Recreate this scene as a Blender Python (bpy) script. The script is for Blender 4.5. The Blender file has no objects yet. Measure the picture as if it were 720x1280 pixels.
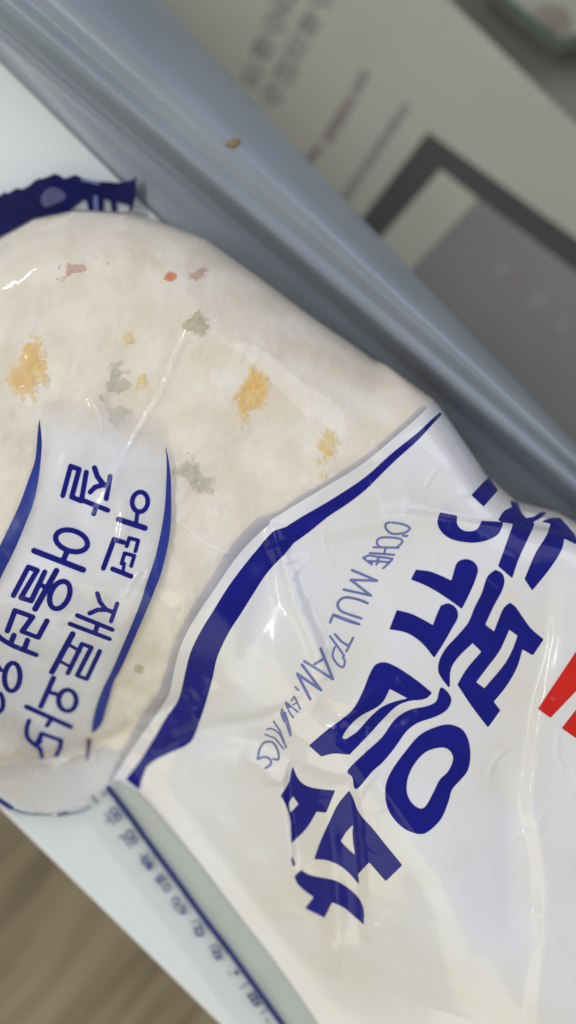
import bpy, math, numpy as np
from mathutils import Vector
C = bpy.context.scene.collection
sc = bpy.context.scene
MM = 0.001
S = 0.16            # millimetres on the focal plane for one tracing unit
Z0 = 36.0           # height of the focal plane above the shelf (mm)
DC = 220.0          # camera height above that plane (mm)

# ------------------------------------------------------------------ camera
cam = bpy.data.cameras.new('camera'); co = bpy.data.objects.new('camera', cam); C.objects.link(co)
cam.sensor_fit = 'VERTICAL'; cam.sensor_height = 36.0; cam.lens = 36.0 * DC / (1280 * S)
co.location = (0, 0, (Z0 + DC) * MM); co.rotation_euler = (0, 0, 0)
cam.clip_start = 0.005; cam.clip_end = 50
cam.dof.use_dof = True; cam.dof.focus_distance = (DC + 3.5) * MM
cam.dof.aperture_fstop = cam.lens / 9.0; cam.dof.aperture_blades = 0
sc.camera = co
# ------------------------------------------------------------------ world and lamps
w = bpy.data.worlds.new('World'); sc.world = w; w.use_nodes = True
wb = w.node_tree.nodes['Background']; wb.inputs[0].default_value = (0.66, 0.68, 0.72, 1); wb.inputs[1].default_value = 0.55
def area(name, loc, target, sx, sy, power, col):
    l = bpy.data.lights.new(name, 'AREA'); l.shape = 'RECTANGLE'; l.size = sx; l.size_y = sy; l.energy = power; l.color = col
    o = bpy.data.objects.new(name, l); C.objects.link(o); o.location = loc
    d = Vector(target) - Vector(loc); o.rotation_euler = d.to_track_quat('-Z', 'Y').to_euler()
    return o
import mathutils
tube = area('ceiling_lamp', (-1.12, 0.56, 1.43), (0, 0, 0.03), 0.035, 1.7, 13.0, (0.98, 0.98, 1.0))     # a fluorescent tube
_z = Vector((-1.12, 0.56, 1.4)).normalized(); _y = Vector((0, 1, 0)); _y = (_y - _z * _y.dot(_z)).normalized(); _x = _y.cross(_z)
tube.rotation_euler = mathutils.Matrix((_x, _y, _z)).transposed().to_euler()
area('cool_window', (1.0, 0.85, 1.5), (0, 0, 0.02), 1.3, 1.3, 11.5, (0.83, 0.87, 1.0))
area('warm_room_lamp', (-0.9, -1.1, 0.8), (0, -0.05, 0.02), 1.3, 1.3, 7.6, (1.0, 0.98, 0.66))
sc.view_settings.view_transform = 'Standard'; sc.view_settings.look = 'None'
sc.view_settings.exposure = -0.03; sc.view_settings.gamma = 1.0
sc.cycles.transparent_max_bounces = 16; sc.cycles.max_bounces = 14; sc.cycles.diffuse_bounces = 10; sc.cycles.transmission_bounces = 10; sc.cycles.use_denoising = True
sc.cycles.caustics_reflective = False; sc.cycles.caustics_refractive = False

# ------------------------------------------------------------------ numbers
def at(u, v, z):
    """point seen at tracing position u, v when it lies at height z (mm)"""
    k = (Z0 + DC - z) / DC
    return np.array([(u - 360) * S * k, (640 - v) * S * k])
def A(p): return np.array(p, float)
def crop(x0, y0, k, pts): return [(x0 + x / k, y0 + y / k) for x, y in pts]
def spline(pts, n=6, closed=False):
    P = A(pts); N = len(P); out = []
    for i in range(N if closed else N - 1):
        g = (lambda j: P[j % N]) if closed else (lambda j: P[min(max(j, 0), N - 1)])
        a, b, c, d = g(i - 1), g(i), g(i + 1), g(i + 2)
        for t in np.linspace(0, 1, n, endpoint=False):
            out.append(0.5 * ((2 * b) + (c - a) * t + (2 * a - 5 * b + 4 * c - d) * t * t + (3 * b - a - 3 * c + d) * t ** 3))
    if not closed: out.append(P[-1])
    return np.array(out)
def dens(pts, step=4.0, closed=True):
    P = A(pts); out = []
    for i in range(len(P) if closed else len(P) - 1):
        a, b = P[i], P[(i + 1) % len(P)]
        m = max(1, int(np.hypot(*(b - a)) / step))
        for k in range(m): out.append(a + (b - a) * k / m)
    if not closed: out.append(P[-1])
    return np.array(out)
def rounded(pts, sharp=48, n=4):
    """closed outline with its gentle bends rounded and its true corners kept"""
    P = A(pts); N = len(P); T = np.zeros_like(P); corner = np.zeros(N, bool)
    for i in range(N):
        a, b = P[i] - P[i - 1], P[(i + 1) % N] - P[i]; la, lb = np.hypot(*a) + 1e-9, np.hypot(*b) + 1e-9
        ang = math.degrees(math.acos(max(-1, min(1, (a @ b) / la / lb)))); corner[i] = ang > sharp
        t = a / la + b / lb; T[i] = t / (np.hypot(*t) + 1e-9)
    out = []
    for i in range(N):
        j = (i + 1) % N; L_ = np.hypot(*(P[j] - P[i])); d = P[j] - P[i]
        m0 = d if corner[i] else T[i] * L_; m1 = d if corner[j] else T[j] * L_
        for t in np.linspace(0, 1, n, endpoint=False):
            out.append((2*t**3-3*t*t+1) * P[i] + (t**3-2*t*t+t) * m0 + (-2*t**3+3*t*t) * P[j] + (t**3-t*t) * m1)
    return np.array(out)
def seg_dist(X, Y, P, closed=False, param=False):
    best = np.full(X.shape, 1e9); tt = np.zeros(X.shape); n = len(P) if closed else len(P) - 1
    for i in range(n):
        a, b = P[i], P[(i + 1) % len(P)]; d = b - a; L = d @ d + 1e-12
        t = np.clip(((X - a[0]) * d[0] + (Y - a[1]) * d[1]) / L, 0, 1)
        q = (X - a[0] - t * d[0]) ** 2 + (Y - a[1] - t * d[1]) ** 2
        if param:
            m = q < best; tt[m] = ((i + t) / n)[m]
        best = np.minimum(best, q)
    return (np.sqrt(best), tt) if param else np.sqrt(best)
def inside(X, Y, P):
    r = np.zeros(X.shape, bool); j = len(P) - 1
    for i in range(len(P)):
        xi, yi = P[i]; xj, yj = P[j]
        if yi != yj:
            r ^= ((yi > Y) != (yj > Y)) & (X < (xj - xi) * (Y - yi) / (yj - yi) + xi)
        j = i
    return r
def poly_sdf(X, Y, P):
    d = seg_dist(X, Y, P, True); return np.where(inside(X, Y, P), -d, d)
def side(X, Y, P):
    """signed distance to an open polyline: positive on its right-hand side in (u right, v down) tracing"""
    best = np.full(X.shape, 1e9); sg = np.zeros(X.shape)
    for i in range(len(P) - 1):
        a, b = P[i], P[i + 1]; d = b - a; L = d @ d
        t = np.clip(((X - a[0]) * d[0] + (Y - a[1]) * d[1]) / L, 0, 1)
        q = np.hypot(X - a[0] - t * d[0], Y - a[1] - t * d[1])
        cr = (d[0] * (Y - a[1]) - d[1] * (X - a[0])) / math.sqrt(L)
        m = q < best - 1e-9; best[m] = q[m]; sg[m] = np.sign(cr)[m]
    return best * sg
def sstep(a, b, x):
    t = np.clip((x - a) / (b - a), 0, 1); return t * t * (3 - 2 * t)
def vnoise(X, Y, scale, seed):
    r = np.random.RandomState(seed); G = r.rand(256, 256)
    x = X / scale + 57.3; y = Y / scale + 31.7; xi = np.floor(x).astype(int); yi = np.floor(y).astype(int)
    fx = x - xi; fy = y - yi; fx = fx * fx * (3 - 2 * fx); fy = fy * fy * (3 - 2 * fy)
    g = lambda a, b: G[a % 256, b % 256]
    return (g(xi, yi) * (1 - fx) + g(xi + 1, yi) * fx) * (1 - fy) + (g(xi, yi + 1) * (1 - fx) + g(xi + 1, yi + 1) * fx) * fy - 0.5
def fbm(X, Y, scale, seed, o=3):
    return sum(vnoise(X, Y, scale / 2 ** k, seed + k) / 2 ** k for k in range(o))

# ------------------------------------------------------------------ materials
def mat(name, col, rough=0.5, spec=0.5, coat=0.0, var=0.0, vscale=60, bump=0.0, bscale=400, col2=None, sss=0.0, sheen=None):
    m = bpy.data.materials.new(name); m.use_nodes = True; nt = m.node_tree; p = nt.nodes['Principled BSDF']
    p.inputs['Roughness'].default_value = rough; p.inputs['Specular IOR Level'].default_value = spec
    p.inputs['Coat Weight'].default_value = coat; p.inputs['Coat Roughness'].default_value = 0.12
    p.inputs['Base Color'].default_value = (*col, 1)
    tc = nt.nodes.new('ShaderNodeTexCoord')
    if var or col2:
        n = nt.nodes.new('ShaderNodeTexNoise'); n.inputs['Scale'].default_value = vscale; n.inputs['Detail'].default_value = 5
        nt.links.new(tc.outputs['Object'], n.inputs['Vector'])
        mp = nt.nodes.new('ShaderNodeMapRange'); mp.inputs[1].default_value = 0.35; mp.inputs[2].default_value = 0.68
        nt.links.new(n.outputs[0], mp.inputs[0])
        mx = nt.nodes.new('ShaderNodeMix'); mx.data_type = 'RGBA'
        c2 = col2 or tuple(c * (1 - var) for c in col)
        mx.inputs[6].default_value = (*col, 1); mx.inputs[7].default_value = (*c2, 1)
        nt.links.new(mp.outputs[0], mx.inputs[0]); nt.links.new(mx.outputs[2], p.inputs['Base Color'])
    if bump:
        n2 = nt.nodes.new('ShaderNodeTexNoise'); n2.inputs['Scale'].default_value = bscale; n2.inputs['Detail'].default_value = 3
        nt.links.new(tc.outputs['Object'], n2.inputs['Vector'])
        b = nt.nodes.new('ShaderNodeBump'); b.inputs['Strength'].default_value = bump; b.inputs['Distance'].default_value = 0.0004
        nt.links.new(n2.outputs[0], b.inputs['Height']); nt.links.new(b.outputs[0], p.inputs['Normal'])
    if sss:
        p.inputs['Subsurface Weight'].default_value = sss; p.inputs['Subsurface Radius'].default_value = (1, .8, .6)
        p.inputs['Subsurface Scale'].default_value = 0.002
    return m
def film_mat(name, tint, haze, hazecol, rough=0.10, gloss=1.0, fade=False, thru=0.45):
    """clear or milky plastic film: see-through, a thin scatter of its own and a Fresnel gloss"""
    m = bpy.data.materials.new(name); m.use_nodes = True; nt = m.node_tree; nt.nodes.clear(); N = nt.nodes.new; L = nt.links.new
    out = N('ShaderNodeOutputMaterial'); tr = N('ShaderNodeBsdfTransparent'); tr.inputs[0].default_value = (*tint, 1)
    df = N('ShaderNodeBsdfDiffuse'); df.inputs[0].default_value = (*hazecol, 1)
    tl = N('ShaderNodeBsdfTranslucent'); tl.inputs[0].default_value = (*hazecol, 1)
    md = N('ShaderNodeMixShader'); md.inputs[0].default_value = thru; L(df.outputs[0], md.inputs[1]); L(tl.outputs[0], md.inputs[2])
    tc = N('ShaderNodeTexCoord'); ns = N('ShaderNodeTexNoise'); ns.inputs['Scale'].default_value = 90; ns.inputs['Detail'].default_value = 4
    L(tc.outputs['Object'], ns.inputs['Vector'])
    mr = N('ShaderNodeMapRange'); mr.inputs[3].default_value = haze * 0.7; mr.inputs[4].default_value = min(1, haze * 1.3)
    mr.inputs[1].default_value = 0.3; mr.inputs[2].default_value = 0.7; L(ns.outputs[0], mr.inputs[0])
    hz = mr.outputs[0]
    if fade:
        at_ = N('ShaderNodeAttribute'); at_.attribute_name = 'ink'; mu = N('ShaderNodeMath'); mu.operation = 'MULTIPLY'
        L(at_.outputs['Fac'], mu.inputs[0]); L(hz, mu.inputs[1]); hz = mu.outputs[0]
    m1 = N('ShaderNodeMixShader'); L(hz, m1.inputs[0]); L(tr.outputs[0], m1.inputs[1]); L(md.outputs[0], m1.inputs[2])
    gl = N('ShaderNodeBsdfGlossy'); gl.inputs['Roughness'].default_value = rough
    lw = N('ShaderNodeLayerWeight'); lw.inputs[0].default_value = 0.5     # the same gloss seen from either face of the film
    pw = N('ShaderNodeMath'); pw.operation = 'POWER'; pw.inputs[1].default_value = 5; L(lw.outputs['Facing'], pw.inputs[0])
    fr = N('ShaderNodeMath'); fr.operation = 'MULTIPLY_ADD'; fr.inputs[1].default_value = 0.94; fr.inputs[2].default_value = 0.045; L(pw.outputs[0], fr.inputs[0])
    bp = N('ShaderNodeBump'); bp.inputs['Strength'].default_value = 0.25; bp.inputs['Distance'].default_value = 0.0003
    n3 = N('ShaderNodeTexNoise'); n3.inputs['Scale'].default_value = 260; n3.inputs['Detail'].default_value = 2
    L(tc.outputs['Object'], n3.inputs['Vector']); L(n3.outputs[0], bp.inputs['Height']); L(bp.outputs[0], gl.inputs['Normal'])
    mf = N('ShaderNodeMath'); mf.operation = 'MULTIPLY'; mf.inputs[1].default_value = gloss; L(fr.outputs[0], mf.inputs[0])
    m2 = N('ShaderNodeMixShader'); L(mf.outputs[0], m2.inputs[0]); L(m1.outputs[0], m2.inputs[1]); L(gl.outputs[0], m2.inputs[2])
    L(m2.outputs[0], out.inputs[0]); return m
M = {}
M['film'] = film_mat('clear_film', (0.995, 0.995, 0.99), 0.20, (0.96, 0.94, 0.90), 0.07, 0.85)
M['milky'] = film_mat('milky_film', (0.99, 0.99, 0.99), 0.95, (0.90, 0.90, 0.93), 0.10, 0.9, True, 0.15)
M['greyink'] = film_mat('grey_violet_ink', (0.97, 0.97, 0.98), 0.60, (0.55, 0.56, 0.66), 0.14, 0.6, True)
M['backing'] = film_mat('backing_film', (0.99, 0.99, 0.99), 0.85, (0.85, 0.86, 0.9), 0.2, 0.5)
M['seamfilm'] = film_mat('seam_film', (0.98, 0.98, 0.98), 0.08, (0.75, 0.78, 0.74), 0.2, 0.5)
M['seamshade'] = film_mat('seam_shade_film', (0.97, 0.98, 0.97), 0.6, (0.74, 0.80, 0.75), 0.2, 0.8, True)  # shade of the gusset put into a grey film colour
M['white'] = mat('white_printed_film', (0.77, 0.765, 0.78), 0.17, 0.45, 0.2, vscale=38, col2=(0.73, 0.69, 0.62), bump=0.12, bscale=220)
M['blue'] = mat('blue_ink', (0.007, 0.009, 0.215), 0.22, 0.22, 0.08, var=0.2, vscale=120, bump=0.1, bscale=220)
M['bluelt'] = mat('banner_blue_ink', (0.022, 0.045, 0.30), 0.28, 0.35, 0.12, col2=(0.010, 0.018, 0.18), vscale=50)
M['thinblue'] = mat('thin_blue_ink', (0.17, 0.20, 0.46), 0.35, 0.5, 0.2, var=0.25, vscale=200)
M['seamink'] = mat('seam_blue_ink', (0.09, 0.12, 0.27), 0.4, 0.4, 0.1, var=0.25, vscale=200)
M['navy'] = mat('navy_ink', (0.018, 0.026, 0.15), 0.35, 0.5, 0.2, var=0.2, vscale=120)
M['red'] = mat('red_ink', (0.66, 0.018, 0.010), 0.25, 0.25, 0.1, var=0.1)
M['seal'] = mat('navy_seal_film', (0.005, 0.005, 0.06), 0.55, 0.12, 0.0, col2=(0.008, 0.009, 0.09), vscale=150, bump=0.2, bscale=500)
M['sealmark'] = mat('seal_mark_ink', (0.09, 0.09, 0.22), 0.5, 0.4, 0.1, var=0.4, vscale=400)
M['rice'] = mat('frosted_rice', (0.82, 0.725, 0.575), 0.6, 0.3, 0.0, vscale=110, col2=(0.94, 0.88, 0.785), bump=0.35, bscale=900)
M['egg'] = mat('egg', (0.84, 0.50, 0.10), 0.6, 0.3, 0, vscale=380, col2=(0.88, 0.64, 0.24), bump=0.4, bscale=900)
M['palegg'] = mat('pale_egg', (0.82, 0.57, 0.18), 0.6, 0.3, 0, vscale=380, col2=(0.84, 0.70, 0.42), bump=0.4, bscale=900)
M['carrot'] = mat('carrot', (0.86, 0.24, 0.05), 0.5, 0.4, 0, var=0.25, vscale=500)
M['ham'] = mat('ham', (0.64, 0.36, 0.26), 0.5, 0.4, 0, col2=(0.64, 0.45, 0.35), vscale=400)
M['leek'] = mat('leek', (0.52, 0.48, 0.36), 0.6, 0.3, 0, col2=(0.66, 0.62, 0.50), vscale=300, bump=0.5, bscale=900)
M['olive'] = mat('olive_onion', (0.50, 0.44, 0.27), 0.6, 0.3, 0, col2=(0.58, 0.53, 0.38), vscale=300)
M['shelf'] = mat('white_shelf_plastic', (0.72, 0.745, 0.735), 0.42, 0.4, 0, var=0.05, vscale=18, bump=0.05, bscale=600)
M['rail'] = mat('grey_plastic', (0.262, 0.295, 0.335), 0.34, 0.5, 0.1, col2=(0.222, 0.252, 0.288), vscale=25, bump=0.06, bscale=300)
M['card'] = mat('greyish_card', (0.385, 0.375, 0.305), 0.75, 0.2, 0, var=0.08, vscale=30, bump=0.1, bscale=900)
M['gapshade'] = mat('gap_shade_grey', (0.24, 0.235, 0.20), 0.8, 0.2, 0, var=0.1)  # dark tone that paints the shaded gap beyond the card
M['inkdark'] = mat('dark_print', (0.062, 0.059, 0.056), 0.6, 0.2, 0, var=0.1)
M['inkpanel'] = mat('grey_panel_print', (0.20, 0.20, 0.18), 0.6, 0.2, 0, var=0.08, vscale=40)
M['inkgrey'] = mat('grey_print', (0.25, 0.24, 0.215), 0.7, 0.2, 0, var=0.15, vscale=300)
M['inkgreen'] = mat('grey_green_print', (0.235, 0.245, 0.20), 0.7, 0.2, 0, var=0.2, vscale=300)
M['inkbrown'] = mat('grey_brown_print', (0.24, 0.21, 0.185), 0.7, 0.2, 0, var=0.2, vscale=300)
M['packet'] = mat('pale_green_packet', (0.30, 0.305, 0.245), 0.6, 0.3, 0, var=0.1, vscale=50)
M['packetedge'] = mat('dark_green_edge', (0.07, 0.085, 0.065), 0.6, 0.3, 0, var=0.2)
M['packetbrown'] = mat('brown_print', (0.17, 0.145, 0.11), 0.6, 0.3, 0, col2=(0.24, 0.22, 0.17), vscale=120)
M['crumb'] = mat('brown_crumb', (0.30, 0.24, 0.13), 0.7, 0.3, 0, var=0.3, vscale=900)
def wood():
    m = bpy.data.materials.new('wood_grain'); m.use_nodes = True; nt = m.node_tree; p = nt.nodes['Principled BSDF']
    p.inputs['Roughness'].default_value = 0.5; N = nt.nodes.new; L = nt.links.new
    tc = N('ShaderNodeTexCoord'); mp = N('ShaderNodeMapping'); mp.inputs['Scale'].default_value = (12, 130, 12)
    m0 = N('ShaderNodeMapping'); m0.inputs['Rotation'].default_value = (0, 0, math.radians(-50)); L(tc.outputs['Object'], m0.inputs[0]); L(m0.outputs[0], mp.inputs[0]); n = N('ShaderNodeTexNoise'); n.inputs['Scale'].default_value = 1.0; n.inputs['Detail'].default_value = 6; n.inputs['Distortion'].default_value = 0.6
    L(mp.outputs[0], n.inputs['Vector']); r = N('ShaderNodeValToRGB'); L(n.outputs[0], r.inputs[0])
    r.color_ramp.elements[0].position = 0.36; r.color_ramp.elements[0].color = (0.165, 0.125, 0.070, 1)
    r.color_ramp.elements[1].position = 0.60; r.color_ramp.elements[1].color = (0.29, 0.235, 0.142, 1)
    L(r.outputs[0], p.inputs['Base Color']); b = N('ShaderNodeBump'); b.inputs['Strength'].default_value = 0.2; b.inputs['Distance'].default_value = 0.0005
    L(n.outputs[0], b.inputs['Height']); L(b.outputs[0], p.inputs['Normal']); return m
M['wood'] = wood()

# ------------------------------------------------------------------ object helpers
def link(name, verts, faces, m, parent=None, smooth=True, mats=None, idx=None):
    me = bpy.data.meshes.new(name); V = np.asarray(verts, float) * MM
    me.from_pydata(V.tolist(), [], faces if isinstance(faces, list) else faces.tolist())
    me.materials.append(m)
    for x in (mats or []): me.materials.append(x)
    if idx is not None: me.polygons.foreach_set('material_index', np.asarray(idx, np.int32))
    me.polygons.foreach_set('use_smooth', np.full(len(me.polygons), smooth)); me.update()
    o = bpy.data.objects.new(name, me); C.objects.link(o)
    if parent: o.parent = parent
    return o
def tag(o, label=None, cat=None, group=None, kind=None):
    if label: o['label'] = label
    if cat: o['category'] = cat
    if group: o['group'] = group
    if kind: o['kind'] = kind
    return o
def empty(name, loc, label, cat, group=None):
    o = bpy.data.objects.new(name, None); C.objects.link(o); o.location = [c * MM for c in loc]; o.empty_display_size = 0.01
    return tag(o, label, cat, group)
def contour(F, xs, ys):
    """faces of the region F < 0 on a regular grid, its border cut cleanly through the cells"""
    nx, ny = len(xs), len(ys); I = F < 0
    ins = I[:-1, :-1].astype(int) + I[1:, :-1] + I[1:, 1:] + I[:-1, 1:]
    full = np.argwhere(ins == 4); mixed = np.argwhere((ins > 0) & (ins < 4))
    idx = lambda i, j: i * ny + j
    Q = np.stack([idx(full[:, 0], full[:, 1]), idx(full[:, 0] + 1, full[:, 1]), idx(full[:, 0] + 1, full[:, 1] + 1), idx(full[:, 0], full[:, 1] + 1)], 1)
    extra = []; cache = {}; polys = []
    base = nx * ny
    for i, j in mixed:
        cs = [(i, j), (i + 1, j), (i + 1, j + 1), (i, j + 1)]; P = []
        for k in range(4):
            a, b = cs[k], cs[(k + 1) % 4]
            if I[a]: P.append(idx(*a))
            if I[a] != I[b]:
                ia, ib = idx(*a), idx(*b); key = (min(ia, ib), max(ia, ib))
                if key not in cache:
                    t = F[a] / (F[a] - F[b]); cache[key] = base + len(extra)
                    extra.append((xs[a[0]] + (xs[b[0]] - xs[a[0]]) * t, ys[a[1]] + (ys[b[1]] - ys[a[1]]) * t))
                P.append(cache[key])
        if len(P) >= 3: polys.append(P)
    GX, GY = np.meshgrid(xs, ys, indexing='ij'); allv = np.stack([GX.ravel(), GY.ravel()], 1)
    if extra: allv = np.vstack([allv, np.array(extra)])
    used = np.zeros(len(allv), bool); used[Q.ravel()] = True
    for P in polys: used[P] = True
    remap = np.cumsum(used) - 1
    faces = remap[Q].tolist() + [[int(remap[k]) for k in P] for P in polys]
    return allv[used], faces

# ------------------------------------------------------------------ shape of the bag
# outline traced, then placed at the height where the rim bulges
OUT = [(-260, 560), (-215, 400), (-120, 345), (-40, 318), (0, 300), (50, 274), (105, 264), (170, 268), (220, 284), (262, 300), (330, 348), (400, 400), (470, 448), (540, 500),
       (575, 550), (603, 592), (640, 624), (690, 637), (722, 655), (800, 700), (900, 800), (960, 1000), (960, 1300), (900, 1540), (560, 1560), (360, 1290), (250, 1140), (138, 988), (128, 1000),
       (105, 1012), (66, 1021), (25, 1018), (5, 1004), (-40, 975), (-150, 920), (-230, 760)]
RIM = 5.0
OUTW = A([at(u, v, RIM) for u, v in dens(OUT, 12)])
CS = 0.25
gx = np.arange(-100, 100, CS); gy = np.arange(-150, 75, CS)
GX, GY = np.meshgrid(gx, gy, indexing='ij')
U = GX / S + 360; Vv = 640 - GY / S            # nominal tracing coordinates on the focal plane
def W(pts, z=RIM): return A([at(u, v, z) for u, v in pts])
def edge(pts, z=RIM): return seg_dist(GX, GY, W(dens(pts, 20, False), z))
def prof(d, R, p=2.0): t = np.clip(d / (R * S), 0, 1); return (1 - (1 - t) ** p) ** (1 / p)
ins = inside(GX, GY, OUTW)
e_up = edge(OUT[1:13]); e_mid = edge(OUT[12:20]); e_r = edge(OUT[19:25]); e_seam = edge(OUT[25:28] + [(138, 988)])
e_bul = edge(OUT[27:34]); e_left = edge([OUT[-3], OUT[-2], OUT[-1], OUT[0], OUT[1]])
H = 38.0 * prof(e_up, 190, 2.0)
def smin(a, b, k): 
    h = np.clip(0.5 + 0.5 * (b - a) / k, 0, 1); return b * (1 - h) + a * h - k * h * (1 - h)
H = smin(H, 41.0 * prof(e_mid, 130, 2.2), 5)
H = smin(H, 41.0 * prof(e_r, 200, 2.0), 5)
H = smin(H, 1.2 + 40.0 * sstep(34, 420, e_seam / S) ** 0.72, 3)
H = smin(H, 37.0 * prof(e_bul, 150, 2.0), 4)
H = smin(H, 38.0 * prof(e_left, 180, 2.0), 4)
H = np.maximum(H, 0.35)
amp = np.clip(H / 20, 0, 1)
# low broad lumps of the contents
H += amp * (2.0 * fbm(GX, GY, 30, 3, 2) + 0.35 * fbm(GX, GY, 9, 9, 2))
def ridge(pts, wdt, h, z=34, taper=True, asym=0.0, smooth=True):
    global H
    P = W(spline(pts, 5) if smooth and len(pts) > 2 else dens(pts, 10, False), z)
    d, t = seg_dist(GX, GY, P, False, True)
    k = np.exp(-(d / (wdt * S)) ** 2)
    if taper: k = k * np.clip(np.minimum(t, 1 - t) * 5, 0.0, 1) ** 0.7
    H = H + h * k * np.clip(amp * 2, 0, 1)
def fold(pts, drop, wdt, reach, z=34):
    """the film steps down on the right-hand side of the line and recovers over a distance"""
    global H
    P = W(spline(pts, 5), z); sd = side(GX, -GY, P * A([1, -1])) / S
    d, t = seg_dist(GX, GY, P, False, True); e = np.clip(np.minimum(t, 1 - t) * 6, 0, 1)
    e = e * e * (3 - 2 * e)
    H = H - drop * sstep(-wdt, wdt, sd) * np.exp(-np.clip(sd, 0, None) / reach) * e * np.clip(amp * 1.5, 0, 1)
# creases in the clear window
ridge([(241, 402), (222, 446), (204, 490), (180, 532), (152, 578)], 3.2, 0.36)
ridge([(152, 578), (140, 612), (120, 650)], 7, 0.4)
ridge([(222, 650), (240, 668), (262, 684), (290, 693), (330, 690), (355, 680)], 3.0, 0.22)
ridge([(-20, 478), (8, 500), (30, 506)], 6, 0.4)
ridge([(155, 610), (158, 650), (150, 690)], 8, 0.5)
ridge([(8, 690), (60, 640), (100, 560), (120, 470)], 22, 0.8)
# pinch where the blue band kinks
ridge([(340, 655), (352, 690), (368, 745), (392, 800), (408, 850)], 10, 1.8)
ridge([(352, 668), (420, 660), (500, 648), (560, 650)], 14, 0.9)
ridge([(350, 672), (400, 612), (470, 560)], 16, 0.7)
ridge([(355, 676), (340, 730), (318, 800), (310, 860)], 20, -1.2)
# dents along the band
ridge([(222, 880), (232, 900), (240, 925)], 4, 0.35)
ridge([(130, 985), (190, 950), (232, 905), (262, 860)], 12, 0.9)
ridge([(150, 930), (200, 905), (240, 880)], 12, -1.1)
ridge([(170, 985), (235, 945), (300, 935), (380, 960)], 24, -1.6)
# bottom-left puff of empty film
ridge([(-30, 960), (30, 968), (80, 958), (130, 940), (160, 915)], 11, -2.6, 20)
ridge([(-10, 985), (36, 990), (80, 990), (115, 978)], 16, 2.0, 15)
ridge([(36, 965), (46, 985), (58, 1004)], 5, 0.45, 15)
# fold above the cut letters
fold([(760, 672), (690, 662), (636, 655), (590, 650), (548, 643), (500, 640)], 2.0, 5, 40)
ridge([(640, 655), (665, 640), (690, 645), (720, 662)], 5, 1.2)
# long arc fold at the right
fold([(690, 700), (693, 760), (688, 820), (672, 870), (664, 925), (655, 1000), (666, 1050), (672, 1110), (668, 1190), (655, 1300), (640, 1400)], 1.7, 10, 70)
ridge([(687, 740), (689, 790), (678, 850), (667, 905), (660, 950)], 5, 0.36)
ridge([(650, 960), (662, 1040), (668, 1110), (662, 1200), (650, 1290)], 9, 0.3)
# folds through the last syllable
fold([(438, 960), (447, 1010), (455, 1080), (458, 1150), (462, 1230)], 1.6, 7, 45)
fold([(372, 1130), (365, 1060), (358, 1000), (366, 955)], 1.8, 7, 40)
ridge([(408, 1010), (418, 1100), (424, 1200), (420, 1290)], 14, 1.2)
ridge([(250, 790), (262, 730), (300, 700), (338, 690)], 16, -0.8)
ridge([(392, 870), (330, 905), (262, 930), (200, 960)], 9, -0.9)
ridge([(470, 962), (452, 985), (448, 1000)], 5, 0.4)
ridge([(470, 968), (492, 1000), (524, 1046)], 3, 0.25)
ridge([(395, 880), (440, 900), (480, 905), (520, 885)], 10, -1.0)
ridge([(408, 925), (430, 900), (462, 872), (500, 850)], 12, 0.8)
ridge([(415, 1225), (424, 1250), (430, 1290)], 5, 0.4)
ridge([(300, 960), (330, 975), (345, 1000)], 12, 0.9)
ridge([(540, 1050), (560, 1150), (560, 1290)], 40, 1.0)
ridge([(620, 930), (640, 1040), (640, 1180)], 22, -0.8)
ridge([(185, 1010), (300, 1130), (400, 1270)], 26, 0.5)
ridge([(480, 1010), (500, 1100), (505, 1250)], 30, -0.7)
ridge([(0, 735), (60, 790), (140, 800), (210, 760)], 40, 0.8)
wr = np.random.RandomState(12)
for i_ in range(84):
    u0, v0 = wr.uniform(20, 700), wr.uniform(320, 1250)
    if i_ > 44:
        c_ = [(365, 700), (200, 930), (420, 930), (660, 880), (560, 660)][i_ % 5]; u0, v0 = c_[0] + wr.normal() * 38, c_[1] + wr.normal() * 45
    an = wr.uniform(0, math.pi); ln = wr.uniform(18, 60); bn = wr.uniform(-8, 8)
    ridge([(u0, v0), (u0 + ln * math.cos(an) / 2 - bn * math.sin(an), v0 + ln * math.sin(an) / 2 + bn * math.cos(an)), (u0 + ln * math.cos(an), v0 + ln * math.sin(an))], wr.uniform(2.2, 5), wr.uniform(0.07, 0.24))
H = np.maximum(H, 0.35)
# fine crinkle of the film
H += 0.04 * fbm(GX, GY, 2.6, 21, 2) * amp
def Hs(x, y, G=None):
    G = H if G is None else G
    fx = np.clip((x - gx[0]) / CS, 0, len(gx) - 1.001); fy = np.clip((y - gy[0]) / CS, 0, len(gy) - 1.001)
    i = fx.astype(int); j = fy.astype(int); a = fx - i; b = fy - j
    return (G[i, j] * (1 - a) + G[i + 1, j] * a) * (1 - b) + (G[i, j + 1] * (1 - a) + G[i + 1, j + 1] * a) * b
def on_bag(pts):
    """where the print traced at these positions lies on the film"""
    P = A(pts); z = np.full(len(P), 34.0); xy = None
    for _ in range(14):
        k = (Z0 + DC - z) / DC
        x = (P[:, 0] - 360) * S * k; y = (640 - P[:, 1]) * S * k
        z = 0.5 * z + 0.5 * Hs(x, y)
    return np.stack([x, y], 1)

# ------------------------------------------------------------------ setting
def slab(name, quad, z, t, m, kind=None):
    n = len(quad); V = [(*p, z) for p in quad] + [(*p, z - t) for p in quad]
    F = [list(range(n)), list(range(2 * n - 1, n - 1, -1))] + [[i, i + n, (i + 1) % n + n, (i + 1) % n] for i in range(n)]
    F = [f[::-1] for f in F]
    a = sum(quad[i][0] * quad[(i + 1) % n][1] - quad[(i + 1) % n][0] * quad[i][1] for i in range(n))
    if a > 0: F = [f[::-1] for f in F]
    o = link(name, V, F, m, smooth=False)
    if kind: o['kind'] = kind
    return o
fl = slab('floor', [(-700, -700), (700, -700), (700, 700), (-700, 700)], -76, 5, M['wood'], 'structure')
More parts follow.
